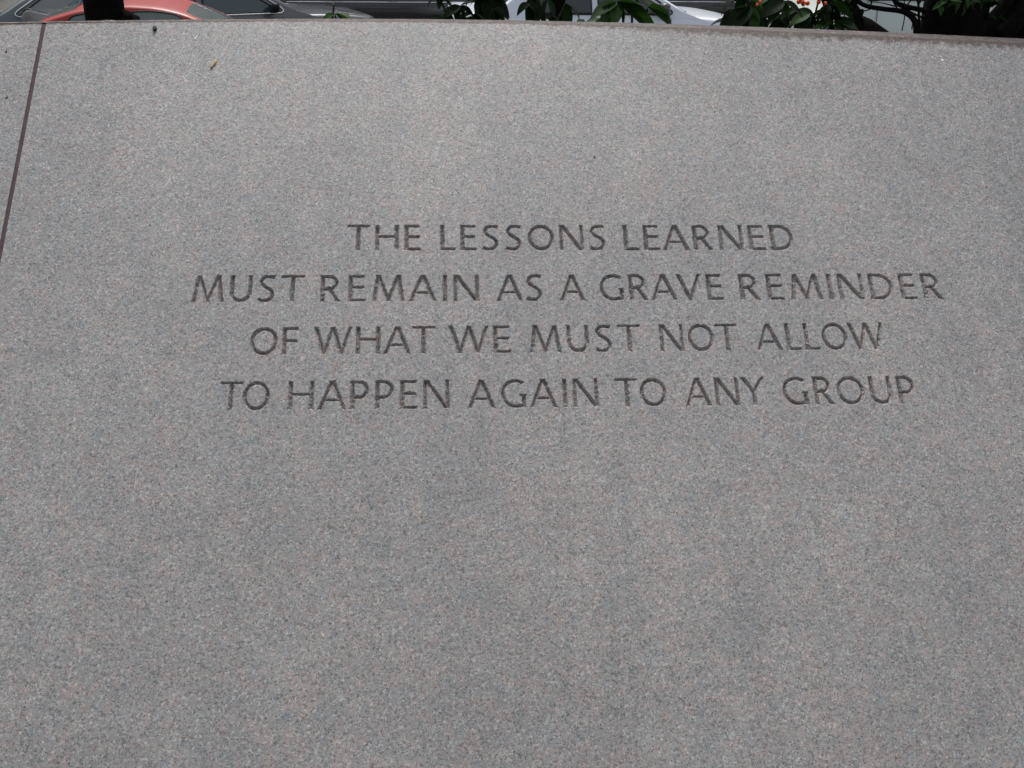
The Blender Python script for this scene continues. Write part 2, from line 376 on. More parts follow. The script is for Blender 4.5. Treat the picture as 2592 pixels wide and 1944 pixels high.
LINES = [ # (x, top, base) at three places
 [(900,568.8,635),(1000,568,633.8),(1990,570.4,633.5)],
 [(530,696.7,765.7),(1120,693.6,762.6),(2340,693.6,757.9)],
 [(740,827.5,899),(1260,823,894),(2000,819,887.3)],
 [(590,966.3,1040),(1030,961.6,1036),(2300,950.7,1022.8)]]
line_fit = []
for Ln in LINES:
    a = np.array([wall_st(x,b) for x,t,b in Ln]); c = np.array([wall_st(x,t) for x,t,b in Ln])
    line_fit.append((np.polyfit(a[:,0],a[:,1],1), float(np.mean(c[:,1]-a[:,1]))))
    print('line cap height', line_fit[-1])
CELL = .00095
KDEP = 1.3
fv, ff = [], []       # flat face geometry of the inscribed panel
def quad(s0,s1,t0,t1):
    b = len(fv); fv.extend([(s0,t0,0),(s1,t0,0),(s1,t1,0),(s0,t1,0)]); ff.append((b,b+1,b+2,b+3))
panel = None
letter_meshes = []
tiles = [[] for _ in range(4)]
GAP = {('A','V'):.02,('R','A'):.06,('A','T'):.03,('L','O'):.1,('L','L'):.14,('L','E'):.14,('W','H'):.14,('O','W'):.06,('A','R'):.15,('A','S'):.1,('E','A'):.08,('M','A'):.12,('W','E'):.12,('T','O'):.08,('H','A'):.12,('A','P'):.12,('G','A'):.1,('N','Y'):.12,('O','T'):.08,('R','O'):.08,('O','F'):.16}
lay = []
for ln, word, xl, xr in WORDS:
    (m, c0), H = line_fit[ln]
    Ln = LINES[ln]; ym = np.interp((xl+xr)/2, [q[0] for q in Ln], [(q[1]+q[2])/2 for q in Ln])
    sl_, _ = wall_st(xl, ym); sr_, _ = wall_st(xr, ym)
    xs, cur = [], 0
    for i, ch in enumerate(word):
        if i: cur += GAP.get((word[i-1], ch), .19)
        xs.append(cur); cur += GL[ch][0]
    # letter widths keep near the cap height, the gaps take up the rest
    need = (sr_-sl_)/H; k = need/cur
    kw = 1+(k-1)*.75 if len(word) > 1 else k
    ws = sum(GL[ch][0] for ch in word)
    gaps = cur-ws; kg = (need-ws*kw)/gaps if gaps > 0 else 1
    cur = 0
    for i, ch in enumerate(word):
        if i: cur += GAP.get((word[i-1], ch), .19)*kg
        lay.append((ln, ch, sl_+cur*H, H, kw)); cur += GL[ch][0]*kw
    print(word, round(k,2), round(kg,2))
# rows of tiles: each line is one band; cells on one common lattice per band
for ln in range(4):
    (m, c0), H = line_fit[ln]
    L_ = [q for q in lay if q[0] == ln]
    sa = min(q[2] for q in L_)-.012; sb = max(q[2]+GL[q[1]][0]*H*q[4] for q in L_)+.012
    base_min = min(m*sa+c0, m*sb+c0)-.008; base_max = max(m*sa+c0, m*sb+c0)+H+.008
    nx = int((sb-sa)/CELL); ny = int((base_max-base_min)/CELL)
    gs = sa+np.arange(nx+1)*CELL; gt = base_min+np.arange(ny+1)*CELL
    GX, GY = np.meshgrid(gs, gt)
    tiles[ln] = (sa, gs[-1], base_min, gt[-1])
    rn = np.random.RandomState(ln+3)
    def smooth_noise(step):
        a = rn.rand((ny+1)//step+3, (nx+1)//step+3); yi = np.arange(ny+1)/step; xi = np.arange(nx+1)/step
        y0 = yi.astype(int); x0 = xi.astype(int); fy = (yi-y0)[:,None]; fx = (xi-x0)[None,:]
        return (a[y0][:,x0]*(1-fx)*(1-fy)+a[y0][:,x0+1]*fx*(1-fy)+a[y0+1][:,x0]*(1-fx)*fy+a[y0+1][:,x0+1]*fx*fy)-.5
    rag = (smooth_noise(2)*.0022+smooth_noise(6)*.0022)
    DEP = np.zeros(GX.shape); OWN = np.full(GX.shape, -1)
    for qi, (_, ch, s_, H_, kw) in enumerate(L_):
        wdt = GL[ch][0]*H_*kw
        i0 = max(0,int((s_-.008-sa)/CELL)); i1 = min(nx, int((s_+wdt+.008-sa)/CELL)+1)
        sx = GX[:, i0:i1+1]; sy = GY[:, i0:i1+1]
        ux = (sx-s_)/(H_*kw); uy = (sy-(m*sx+c0))/H_
        d = glyph_depth(GL[ch][1], ux, uy)*H_ + rag[:, i0:i1+1]*.9
        d = np.where(d > 0, d, 0)
        better = d > DEP[:, i0:i1+1]
        DEP[:, i0:i1+1] = np.where(better, d, DEP[:, i0:i1+1]); OWN[:, i0:i1+1] = np.where(better, qi, OWN[:, i0:i1+1])
    Z = -DEP*KDEP
    cellmax = np.maximum(np.maximum(DEP[:-1,:-1],DEP[1:,:-1]),np.maximum(DEP[:-1,1:],DEP[1:,1:]))
    own = np.maximum(np.maximum(OWN[:-1,:-1],OWN[1:,:-1]),np.maximum(OWN[:-1,1:],OWN[1:,1:]))
    deep = cellmax > 0
    for j in range(ny):        # flat runs between the letters
        row = deep[j]; ed = np.flatnonzero(np.diff(np.concatenate(([1], row.astype(int), [1]))))
        for a, b in zip(ed[::2], ed[1::2]): quad(gs[a], gs[b], gt[j], gt[j+1])
    for qi, (_, ch, *_r) in enumerate(L_):
        jj, ii = np.nonzero(deep & (own == qi))
        ids = {}; vs, fs = [], []
        for j, i in zip(jj, ii):
            f = []
            for (a, b) in ((j,i),(j,i+1),(j+1,i+1),(j+1,i)):
                if (a,b) not in ids: ids[(a,b)] = len(vs); vs.append((gs[b], gt[a], float(Z[a,b])))
                f.append(ids[(a,b)])
            fs.append(tuple(f))
        letter_meshes.append((ch, vs, fs))
# remaining flat face: columns between joint and right end, around the four bands
bands = sorted(tiles, key=lambda q: q[2])
cuts = [tb]
def strip(s0, s1, t0, t1): quad(s0, s1, t0, t1)
TT = bands[-1][3]+.01; JL = jointS(TT)+.25
# left/right/bottom/top zones of the text block
sL = min(b[0] for b in bands)-.01; sR = max(b[1] for b in bands)+.01
prev = bands[0][2]-.01; tb0 = prev
for (a, b, c, d) in bands:
    quad(sL, sR, prev, c); quad(sL, a, c, d); quad(b, sR, c, d); prev = d
quad(sL, sR, prev, TT)
quad(sR, S1, tb0, TT)
quad(sL, S1, tb, tb0)
# left zone bounded by the slanting joint
nz = 12; tz = np.linspace(tb, tb0, nz//2+1).tolist()+np.linspace(tb0, TT, nz//2+1).tolist()[1:]
for t0, t1 in zip(tz[:-1], tz[1:]):
    b = len(fv); fv.extend([(jointS(t0)+HJ,t0,0),(sL,t0,0),(sL,t1,0),(jointS(t1)+HJ,t1,0)]); ff.append((b,b+1,b+2,b+3))
# upper zone up to the arched top edge, fine enough for the grime attribute
def upper(s_left, s_right, tlow, rows=26, cols=150, out=None, left_joint=False, right_joint=False):
    V_, F_, E_ = out
    base = len(V_)
    for j in range(rows+1):
        g = 1-(1-j/rows)**2.2
        for i in range(cols+1):
            sa_ = s_left; sb_ = s_right
            s = sa_+(sb_-sa_)*i/cols
            tt = topT(s); t = tlow+(tt-tlow)*g
            if left_joint and i == 0: s = jointS(t)+HJ
            if right_joint and i == cols: s = jointS(t)-HJ
            ez = (tt-t)
            chip = 0
            if j == rows: chip = .0022*noise.noise(Vector((s*55, 3, 0)))+.0014*noise.noise(Vector((s*160, 9, 0)))
            V_.append((s, t+chip, 0 if j < rows else -.0015))
            wgt = np.interp(s, [-1.2, 0, .3, .6, 1.5], [.006, .008, .014, .030, .024])
            E_.append(max(0, 1.-ez/(wgt*1.7)))
    n = cols+1
    for j in range(rows):
        for i in range(cols): F_.append((base+j*n+i, base+j*n+i+1, base+(j+1)*n+i+1, base+(j+1)*n+i))
ef = [0.]*len(fv)
upper(jointS(TT)+HJ, S1, TT, cols=420, out=(fv, ff, ef), left_joint=True)
# slab side toward the joint
def slab_side(sgn, V_, F_, E_):
    b = len(V_); tz2 = np.linspace(tb, topT(jt[0]), 10)
    for t in tz2: V_.extend([(jointS(t)+sgn*HJ, t, 0), (jointS(t)+sgn*HJ, t, -.06)]); E_.extend([0,0])
    for k in range(9): F_.append((b+2*k, b+2*k+1, b+2*k+3, b+2*k+2))
slab_side(1, fv, ff, ef)
def add_edge(o, ef):
    at_ = o.data.attributes.new('edge', 'FLOAT', 'POINT'); at_.data.foreach_set('value', ef)
panel = mesh('inscribed_panel', fv, ff, GRAN, wall); add_edge(panel, ef)
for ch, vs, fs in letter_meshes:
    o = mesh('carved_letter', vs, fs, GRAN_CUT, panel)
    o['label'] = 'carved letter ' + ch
lv, lf, le = [], [], []
tz = np.linspace(tb, TT, 8)
for t0, t1 in zip(tz[:-1], tz[1:]):
    b = len(lv); lv.extend([(S0,t0,0),(jointS(t0)-HJ,t0,0),(jointS(t1)-HJ,t1,0),(S0,t1,0)]); lf.append((b,b+1,b+2,b+3)); le.extend([0]*4)
upper(S0, jointS(TT)-HJ, TT, cols=80, out=(lv, lf, le), right_joint=True)
slab_side(-1, lv, lf, le)
lp = mesh('plain_panel', lv, lf, GRAN, wall); add_edge(lp, le); lp['label'] = 'plain panel left of the joint'
# joint filler, slightly recessed, with a rounded bead
mb = MB(); rows = []
for t in np.linspace(tb, topT(jt[0])+.0005, 60):
    c = jointS(t); wv = .0006*noise.noise(Vector((t*30,0,0)))
    rows.append([Vector((c+HJ*x*1.02, t, -.0035-.0022*(1-x*x)+wv)) for x in (-1,-.6,0,.6,1)])
mb.grid(rows).build('joint_filler', FILL, wall, True)
# rough top ledge: from the face's upper edge back to the rear arris, then down behind
def loc(p): return WM.inverted() @ p
bk = []
for (px, py) in back_px:
    fr = at(px, py, 1); r = fr-EYE                       # rear arris lies .20 m behind the front one
    s, t = wall_st(px, [q for q in top_px if q[0]==px][0][1]); fp = WM @ Vector((s, topT(s), 0))
    y = fp.y+.20; k = (y-EYE.y)/r.y; bk.append(EYE+r*k)
bx = np.array([q.x for q in bk]); bz = np.array([q.z for q in bk]); o_ = np.argsort(bx); bp = np.polyfit(bx[o_], bz[o_], 4)
rowsf = []
for i in range(301):
    s = S0+(S1-S0)*i/300; f = WM @ Vector((s, topT(s), -.0015)); yb = f.y+.20; zb = float(np.polyval(bp, s))
    R = []
    for k in range(7):
        u = k/6; p = Vector((s, f.y+.20*u, f.z+(zb-f.z)*u+ (0 if k in (0,) else (.0025*noise.noise(Vector((s*40, u*8, 2)))+.002*noise.noise(Vector((s*130,u*25,5))))*(1-u*.8))))
        if k == 0: p.z -= .003
        R.append(loc(p))
    R.append(loc(Vector((s, yb+.005, zb-.03)))); R.append(loc(Vector((s, yb+.005, PLAZA-.5))))
    rowsf.append(R)
MB().grid(rowsf).build('top_ledge', GRAN_TOP, wall)
# end faces of the wall
for s in (S0, S1):
    f0 = WM @ Vector((s, tb, 0)); f1 = WM @ Vector((s, topT(s), 0)); yb = f1.y+.2; zb = float(np.polyval(bp, s))
    mesh('wall_end', [loc(Vector(q)) for q in ((s,f0.y,f0.z),(s,f1.y,f1.z),(s,yb,zb),(s,yb,f0.z))], [(0,1,2,3)], GRAN, wall)
ytop = (WM @ Vector((0, topT(0), 0))).y
# planting bed behind the wall and its retaining edge toward the pavement
bed = MB(); rows = []
for i in range(61):
    x = -7+14*i/60; rows.append([Vector((x, ytop+.21+(7.3-ytop-.41)*k/20, BED+.05*noise.noise(Vector((x*.9,k*.3,0)))-.0*k)) for k in range(21)])
bed.grid(rows); tag(bed.build('planting_bed', SOIL, None, True), kind='structure')
mb = MB().box((0,7.2,(BED+.04+STREET)/2),(16,.2,BED+.04-STREET)); 
rw = mb.build('retaining_wall', CONC); tag(rw, 'low concrete retaining wall holding the planting bed above the pavement', 'wall')
mb = MB().box((-7.1,(ytop+7.3)/2+.1,(BED+STREET)/2),(.2,7.1-ytop-.2,BED-STREET)); mb.box((7.1,(ytop+7.3)/2+.1,(BED+STREET)/2),(.2,7.1-ytop-.2,BED-STREET))
tag(mb.build('bed_end_wall', CONC), kind='structure')

# ------------------------------------------------------------------ small things on the stone
def on_wall(px, py, h=0):
    s, t = wall_st(px, py); return WM @ Vector((s, t, h))
def blob(name, px, py, rs, rt, rn, m, seed=0, seg_=10, wob=.25, rot=0, parent=None):
    s, t = wall_st(px, py); rows = []
    for j in range(seg_+1):
        th = PI*j/seg_
        R = []
        for i in range(2*seg_+1):
            ph = 2*PI*(i % (2*seg_))/(2*seg_)
            d = Vector((math.sin(th)*math.cos(ph), math.sin(th)*math.sin(ph), math.cos(th)))
            k = 1+wob*noise.noise(d*1.7+Vector((seed,0,0)))
            q = Vector((d.x*rs*k, d.y*rt*k, d.z*rn*k)); q.rotate(Matrix.Rotation(rot,3,'Z')); R.append(q)
        rows.append(R)
    mb = MB().grid(rows); o = mb.build(name, m, parent, True); o.matrix_world = Matrix.Translation(WM.to_3x3() @ Vector((s,t,rn*.55)) + P0) @ WM.to_3x3().to_4x4(); recalc(o); return o
DARKB = mat('dark_berry', (.012,.009,.011), .45, bump=.5, bscale=300)
tag(blob('dried_berry', 392, 74, .0060,.0082,.005, DARKB, 3), 'tiny black dried berry stuck to the granite near the top edge', 'berry')
SMEAR = mat('berry_stain', (.14,.10,.10), .8, var=.3, vscale=200)
OCH = mat('ochre_debris', (.50,.32,.09), .8, var=.3, vscale=200)
WHT = mat('dropping_white', (.78,.78,.76), .7, var=.1, vscale=200)
DIRT = mat('dark_debris', (.05,.045,.04), .9)
blobm = blob('dark_speck', 16, 131, .0022,.0035,.0016, DIRT, 8); tag(blobm, 'tiny dark speck on the plain panel, nearer the top', 'speck', 'specks of dirt on the plain panel')
blobm = blob('dark_speck', 17, 247, .0042,.0016,.0014, DIRT, 11, rot=.7); tag(blobm, 'slanting dark speck on the plain panel at the left edge, lower of two', 'speck', 'specks of dirt on the plain panel')
blobm = blob('dark_speck', 1505, 397, .0022,.0022,.0014, DIRT, 14); tag(blobm, 'tiny dark speck above the word LEARNED', 'speck', 'specks of dirt on the inscribed panel')
# seed wisp: bent two-lobed strip
def wisp(name, pxs, r, m, label, catg):
    pts = [WM @ Vector((*wall_st(a,b), .0016)) for a,b in pxs]
    c = pts[0].copy(); mb = MB().tube([p-c for p in pts], r, 6); o = mb.build(name, m, None, True); o.location = c; return tag(o, label, catg)
wisp('fallen_petal', [(547,152),(545,160),(541,165),(536,170),(531,174)], [.0022,.0030,.0015,.0019,.0008], OCH, 'tiny ochre bud scrap on the upper left of the granite', 'plant scrap')
def dropping(pts, label):
    root = None
    mb = MB()
    cpos = on_wall(*pts[0][:2])
    for k, (px, py, r, seed) in enumerate(pts):
        s, t = wall_st(px, py); n = 12
        ring = [(s+math.cos(2*PI*i/n)*r*(1+.6*noise.noise(Vector((i*.9,seed,0)))), t+math.sin(2*PI*i/n)*r*1.2*(1+.6*noise.noise(Vector((i*.9,seed,4)))), .0002) for i in range(n)]
        top = [(s+(a-s)*.6, t+(b-t)*.6, .0009) for a,b,_ in ring]
        vs = [WM @ Vector(q) - cpos for q in ring+top+[(s,t,.0012)]]
        mb.add(vs, [(i,(i+1)%n,n+(i+1)%n,n+i) for i in range(n)]+[(n+i,n+(i+1)%n,2*n) for i in range(n)])
    o = mb.build('bird_dropping', WHT); o.location = cpos; tag(o, label, 'bird dropping', 'white bird droppings on the wall')
dropping([(2385,152,.0038,1),(2381,143,.0024,2),(2389,158,.0018,7),(2360,146,.0022,3)], 'small bright white bird dropping near the right end of the top edge')
dropping([(494,97,.0030,4),(498,93,.0022,5),(490,91,.0020,6)], 'faint white bird dropping near the left end of the top edge')

# ------------------------------------------------------------------ cars
def car(name, label, color, anchor, heading, lx, side, P, group='cars parked and driving beyond the wall', catg='car', trim=CHROME):
    """anchor = (px, py, height) of a point on the belt or roof side; lx/side = where it lies on the car"""
    L, W, H = P['L'], P['W'], P['H']; belt, hood, nose, deck = P['belt'], P['hood'], P['nose'], P['deck']
    A0, A1, C1, C0 = P['A0'], P['A1'], P['C1'], P['C0']    # x of windscreen base/top, rear glass top/base
    root = empty(name, (0,0,0), math.radians(heading)); tag(root, label, catg, group)
    hl = L/2
    def Wx(x):
        k = abs(x)/hl; return W/2*(1-.035*k*k-.20*max(0,(k-.80)/.20)**2.6)
    def zt(x):
        if x > A0: 
            u = (x-A0)/(hl-A0); return belt+(hood-belt)*min(1,u/.12)*.4 + (nose-belt-(hood-belt)*.4)*max(0,u-.0)**2.1 if True else 0
        if x < C0:
            u = (C0-x)/(C0+hl); return belt+(deck-belt)*min(1,u*3) - .10*max(0,(u-.82)/.18)**2
        return belt
    pm = paint(name+'_paint', color, P.get('rough',.28), P.get('metal',0), P.get('coat',.6)); GLASS = P.get('glass', globals()['GLASS'])
    st = sorted(set([-hl, -hl+.02, -hl+.06, -hl+.12, hl-.12, hl-.06, hl-.02, hl]+list(np.linspace(-hl+.2, hl-.2, 44))))
    rows = []
    for x in st:
        e = min(1, (hl-abs(x))/.12); e = math.sqrt(max(0,1-(1-e)**2)); w_ = Wx(x)*(.80+.20*e)
        top = zt(x)-.06*(1-e); zb = .20+.12*(1-e); ed = top-.045
        half = [(w_*.90, zb), (w_*.97, zb+.06), (w_*.99, zb+.2*(ed-zb)), (w_*1.0, zb+.5*(ed-zb)), (w_*.992, zb+.72*(ed-zb)), (w_*.985, zb+.74*(ed-zb)), (w_*.965, ed-.03), (w_*.945, ed), (w_*.91, ed+.018), (w_*.80, ed+.027), (w_*.55, ed+.038), (0, ed+.045)]
        ring = [Vector((x, -y, z)) for y, z in half]+[Vector((x, y, z)) for y, z in half[:-1][::-1]]
        rows.append(ring)
    mb = MB().grid(rows); n = len(rows[0])
    b = len(mb.v)-n; mb.f.append(tuple(range(n))); mb.f.append(tuple(range(b, b+n)))
    recalc(mb.build('body', pm, root, True))
    # cabin
    def ztop(x):
        pts = [(C0-.18, belt-.07)]+list(P['roof'])+[(A0+.26, belt-.08)]; xs = [p[0] for p in pts]; zs = [p[1] for p in pts]; return float(np.interp(x, xs, zs))
    tk = .30
    def ys(x, z): return Wx(x)*.935 - tk*(z-belt)*1.0 - .25*max(0,z-belt-.30)**2
    cb = MB(); rows = []
    xs = list(np.linspace(C0-.18, A0+.26, 62))
    zr = [ztop(x) for x in xs]; ker = np.array([1,2,3,2,1])/9.; zz = np.convolve(np.pad(zr, 2, 'edge'), ker, 'valid')
    zf = lambda x: float(np.interp(x, xs, zz))
    for x in xs:
        zt_ = zf(x); crown = min(.05, max(.0,(zt_-belt)*.3)); e = zt_-crown; z0_ = min(belt-.05, e-.03)
        half = [(ys(x,z0_+(e-z0_)*k/6), z0_+(e-z0_)*k/6) for k in range(7)]
        ye = half[-1][0]
        half += [(ye*.975, e+crown*.35), (ye*.90, e+crown*.6), (ye*.7, e+crown*.8), (ye*.4, e+crown*.95), (0, zt_)]
        rows.append([Vector((x,-y,z)) for y,z in half]+[Vector((x,y,z)) for y,z in half[:-1][::-1]])
    cb.grid(rows); recalc(cb.build('roof', pm, root, True))
    # windscreen and rear window on the cabin's top surface
    def topsurf(x, f):
        zt_ = zf(x); crown = min(.05, max(0,(zt_-belt)*.3)); e = zt_-crown; ye = ys(x, e)
        return Vector((x, f*ye, e+crown*(1-abs(f)**2*.75)+.004))
    for nm, x0, x1, xo in (('windscreen', A1+.04, A0-.03, .006), ('rear_window', C0+.05, C1-.05, -.006)):
        rows = [[topsurf(x0+(x1-x0)*i/10, f)+Vector((xo*.6,0,.004)) for f in np.linspace(-.88,.88,13)] for i in range(11)]
        recalc(MB().grid(rows).build(nm, GLASS, root, True))
    # side windows: polygons on the side surface
    for sd_ in (-1, 1):
        for poly in P['win']:
            pp = [(x, z) for x, z in poly]
            def sp(x, z, off): return Vector((x, sd_*(ys(x,z)+off), z))
            # subdivide between the lower and the upper edge
            lo, hi = pp[0:2], pp[2:4]    # (x0,z0),(x1,z1) bottom ; top reversed
            rows = []
            for j in range(7):
                v = j/6; R = []
                for i in range(9):
                    u = i/8
                    bx_ = lo[0][0]+(lo[1][0]-lo[0][0])*u; bz_ = lo[0][1]+(lo[1][1]-lo[0][1])*u
                    tx_ = hi[1][0]+(hi[0][0]-hi[1][0])*u
                    tz_ = hi[1][1]+(hi[0][1]-hi[1][1])*u + .03*4*u*(1-u)*P.get('arch',.6)
                    R.append(sp(bx_+(tx_-bx_)*v, bz_+(tz_-bz_)*v, .008))
                rows.append(R)
            recalc(MB().grid(rows).build('side_window', GLASS, root, True))
            ring = rows[0]+[r[-1] for r in rows[1:]]+rows[-1][::-1][1:]+[r[0] for r in rows[::-1][1:]]
            MB().tube([q+Vector((0,sd_*.004,0)) for q in ring], .009, 6, False).build('window_seal', BLACKP, root, True)
        x0 = min(p[0] for w_ in P['win'] for p in w_); x1 = max(p[0] for w_ in P['win'] for p in w_)
        zz0 = P['win'][0][0][1]
        if trim:
            MB().tube([Vector((x0+(x1-x0)*i/20, sd_*(ys(x0+(x1-x0)*i/20, zz0-.012)+.014), zz0-.012+ (P['win'][-1][1][1]-zz0)*i/20)) for i in range(21)]+[Vector((x1+dx_, sd_*(ys(x1+dx_, zz0+dz_)+.016), zz0+dz_)) for dx_, dz_ in ((.035,.01),(.035,.03),(.0,.065),(-.09,.12),(-.23,.205),(-.38,.29),(-.50,.345))], .011, 6).build('window_trim', trim, root, True)
        # rub strip along the doors
        if P.get('strip', CHROME): MB().tube([Vector((-hl*.78+hl*1.5*i/20, sd_*(Wx(-hl*.78+hl*1.5*i/20)*1.0+.004), belt-.22)) for i in range(21)], .010, 6).build('rub_strip', P.get('strip', CHROME), root, True)
        # mirror
        mx = P['mx']; my = sd_*(ys(mx,belt)+.13); ms = P.get('ms',1)
        rows = []
        for j in range(9):
            th = PI*j/8
            sg = lambda q, e: math.copysign(abs(q)**e, q)
            rows.append([Vector((mx+.055*ms*sg(math.cos(th),.7)+.03*math.sin(th)*math.cos(2*PI*i/12)*sd_*-1, my+.115*ms*sg(math.sin(th),.6)*sg(math.cos(2*PI*i/12),.65), belt+.085+.068*ms*sg(math.sin(th),.6)*sg(math.sin(2*PI*i/12),.65)+.02*math.sin(th)*math.cos(2*PI*i/12)*sd_)) for i in range(13)])
        mo = recalc(MB().grid(rows).build('mirror', P.get('mirror', BLACKP) if not P.get('mpaint') else pm, root, True))
        MB().tube([(mx, my-sd_*.14, belt+.02),(mx, my-sd_*.04, belt+.06)], .02, 6).build('bracket', BLACKP, mo, True)
        # lamps
        recalc(MB().grid([[Vector((hl-.16+.13*math.sin(a)-(.25*(1-math.cos(a)) if 0 else 0), sd_*(Wx(hl-.2)*(.55+.43*f)), nose-.17+.13*v)) + Vector((-.26*max(0,f-.45)**1.3+.035*0,0,0)) for f in np.linspace(0,1,9)] for v, a in zip(np.linspace(0,1,6), np.linspace(PI*.75, PI*.3, 6))]).build('headlight', LENS, root, True))
        recalc(MB().grid([[Vector((-hl+.04+.13*max(0,f-.5)**1.3, sd_*(Wx(hl-.2)*(.6+.42*f)), deck-.30+.17*v)) for f in np.linspace(0,1,7)] for v in np.linspace(0,1,4)]).build('tail_light', REDL, root, True))
        # door gaps and handles
        for gx in P['gaps']:
            MB().tube([(gx+.0*k, sd_*(Wx(gx)*q+.001), z) for k,(q,z) in enumerate(((.985,.3),(1.,.5),(.992,belt-.2),(.965,belt-.075),(.945,belt-.045)))], .0045, 4).build('door_gap', BLACKP, root)
        for hx in P['handles']:
            MB().box((hx, sd_*(Wx(hx)*.98+.02), belt-.12), (.18,.03,.03)).build('door_handle', pm, root)
        # wheels
        for wx in P['wheels']:
            r = .315
            def disc(rad, y, m_, nm, par, n=28, th_=.0):
                vs = [Vector((wx+rad*math.cos(2*PI*i/n), y, r+rad*math.sin(2*PI*i/n))) for i in range(n)]
                return mesh(nm, vs+[Vector((wx,y+th_*sd_,r))], [(i,(i+1)%n,n) for i in range(n)], m_, par)
            yo = Wx(wx)
            disc(r*1.13, sd_*(yo+.006), BLACKP, 'wheel_arch', root)
            n = 28
            prof = [(r*.62,.20),(r*.97,.19),(r,.16),(r,.02),(r*.97,-.012),(r*.66,-.02),(r*.63,.0)]
            rows = [[Vector((wx+rr*math.cos(2*PI*i/n), sd_*(yo+.03-dy), r+rr*math.sin(2*PI*i/n))) for rr, dy in prof] for i in range(n+1)]
            ty = recalc(MB().grid(rows).build('wheel', RUBBER, root, True))
            mbr = MB(); 
            for k in range(7):
                a = 2*PI*k/7; mbr.tube([(wx+.04*math.cos(a), sd_*(yo+.02), r+.04*math.sin(a)),(wx+r*.6*math.cos(a), sd_*(yo+.028), r+r*.6*math.sin(a))],[.03,.022],6)
            nr = 28; mbr.grid([[Vector((wx+rr*math.cos(2*PI*i/nr), sd_*(yo+dy), r+rr*math.sin(2*PI*i/nr))) for rr,dy in ((r*.56,.02),(r*.6,.035),(r*.65,.03))] for i in range(nr+1)])
            mbr.build('rim', ALLOY, ty, True)
            # arch lip
            MB().tube([(wx+r*1.14*math.cos(a), sd_*(yo+.0), r+r*1.14*math.sin(a)) for a in np.linspace(-.1,PI+.1,22)], .018, 6).build('arch_lip', pm, root, True)
    # bumpers, grille, plates
    MB().box((hl-.02,0,.48),(.10,W*.80,.14)).build('bumper', P.get('bump', pm), root)
    MB().box((-hl+.02,0,.48),(.10,W*.80,.14)).build('bumper', P.get('bump', pm), root)
    MB().box((hl+.0,0,nose-.11),(.05,W*.30,.10)).build('grille', BLACKP, root)
    if P.get('antenna'):
        ax = P['antenna']; MB().tube([(ax,0,H-.01),(ax-.22,0,H+.16)], .004, 5).build('antenna', BLACKP, root)
    # wipers
    MB().tube([(A0+.02,-.5,belt+.01),(A0-.08,.0,belt+.04),(A0-.03,.5,belt+.02)], .008, 5).build('wiper', BLACKP, root)
    # place
    hgt = anchor[2]; target = at_z(anchor[0], anchor[1], STREET+hgt)
    ly = side*(ys(lx, hgt) if hgt > belt else Wx(lx)*.96)
    off = Vector((lx, ly, 0)); off.rotate(Matrix.Rotation(math.radians(heading),3,'Z'))
    root.location = (target.x-off.x, target.y-off.y, STREET)
    print(name, [round(q,2) for q in root.location], heading)
    return root
def prof(A0,A1,C1,C0,belt,H,rc=.0): 
    return [(C0,belt),((C0+C1)/2-.02,belt+(H-belt)*.60+rc),(C1,H-.05),(C1+.35,H-.008),((A1+C1)/2,H),(A1-.25,H-.02),(A1,H-.07),((A0+A1)/2,belt+(H-belt)*.50+.02),(A0,belt)]
sedan = dict(L=4.75, W=1.80, H=1.42, belt=.95, hood=.93, nose=.74, deck=.97, A0=1.15, A1=.35, C1=-1.05, C0=-1.75,
    wheels=(1.45,-1.30), mx=.72, gaps=(.86,-.22,-1.25), handles=(-.02,-1.0),
    win=[[(-1.22,.965),(-.32,.965),(-.34,1.31),(-.98,1.28)],[(-.22,.965),(.84,.965),(.30,1.30),(-.24,1.315)]])
sedan['roof'] = prof(1.15,.35,-1.05,-1.75,.95,1.42)
# dark sedan facing right
SG = mat('teal_car_glass', (.03,.055,.065), .04, spec=.8)
car('dark_sedan', 'dark grey sedan facing right with chrome window line, beyond the left part of the wall', (.085,.09,.10), (690,33,.955), 27, .72, -1, dict(sedan, strip=CHROME, rough=.25, nose=.85, glass=SG, coat=.9))
red = dict(sedan, L=4.2, W=1.68, H=1.38, belt=.90, hood=.9, nose=.7, deck=1.0, A0=1.0, A1=.25, C1=-.85, C0=-1.65, wheels=(1.25,-1.25), mx=.62, gaps=(.75,-.35,-1.2), handles=(-.15,),
    win=[[(-1.25,.92),(-.42,.92),(-.44,1.28),(-.90,1.25)],[(-.32,.92),(.72,.92),(.20,1.27),(-.34,1.285)]], antenna=-.85, strip=BLACKP, arch=.8)
red['coat'] = .12; red['rough'] = .5; red['glass'] = mat('pale_car_glass', (.11,.135,.13), .05, spec=.7)
red['roof'] = prof(1.0,.25,-.85,-1.65,.90,1.38,.02)
car('red_car', 'red car facing right behind the thick black trunk at the left', (.26,.008,.005), (345,19,1.34), 6, -.22, -1, red, trim=None)
pale = dict(sedan, rough=.3, L=4.4, deck=.86, belt=.80, hood=.80, nose=.64, H=1.30, mpaint=False, glass=mat('light_car_glass', (.22,.225,.21), .06, spec=.7))
pale['win'] = [[(x, z-.13) for x, z in w_] for w_ in sedan['win']]; pale['roof'] = [(x, z-.14) for x, z in sedan['roof']]
car('teal_grey_car', 'grey green car facing left beyond the red car', (.10,.125,.125), (75,47,.80), 205, .70, 1, pale)
silver = dict(sedan, L=4.75, H=1.43, rough=.30, ms=1.5, strip=BLACKP, mirror=mat('grey_mirror_shell', (.05,.05,.055), .4))
car('white_car', 'white sedan facing right behind the big leaves in the middle', (.72,.77,.84), (1675,37,.955), 3, .72, -1, silver, trim=BLACKP)
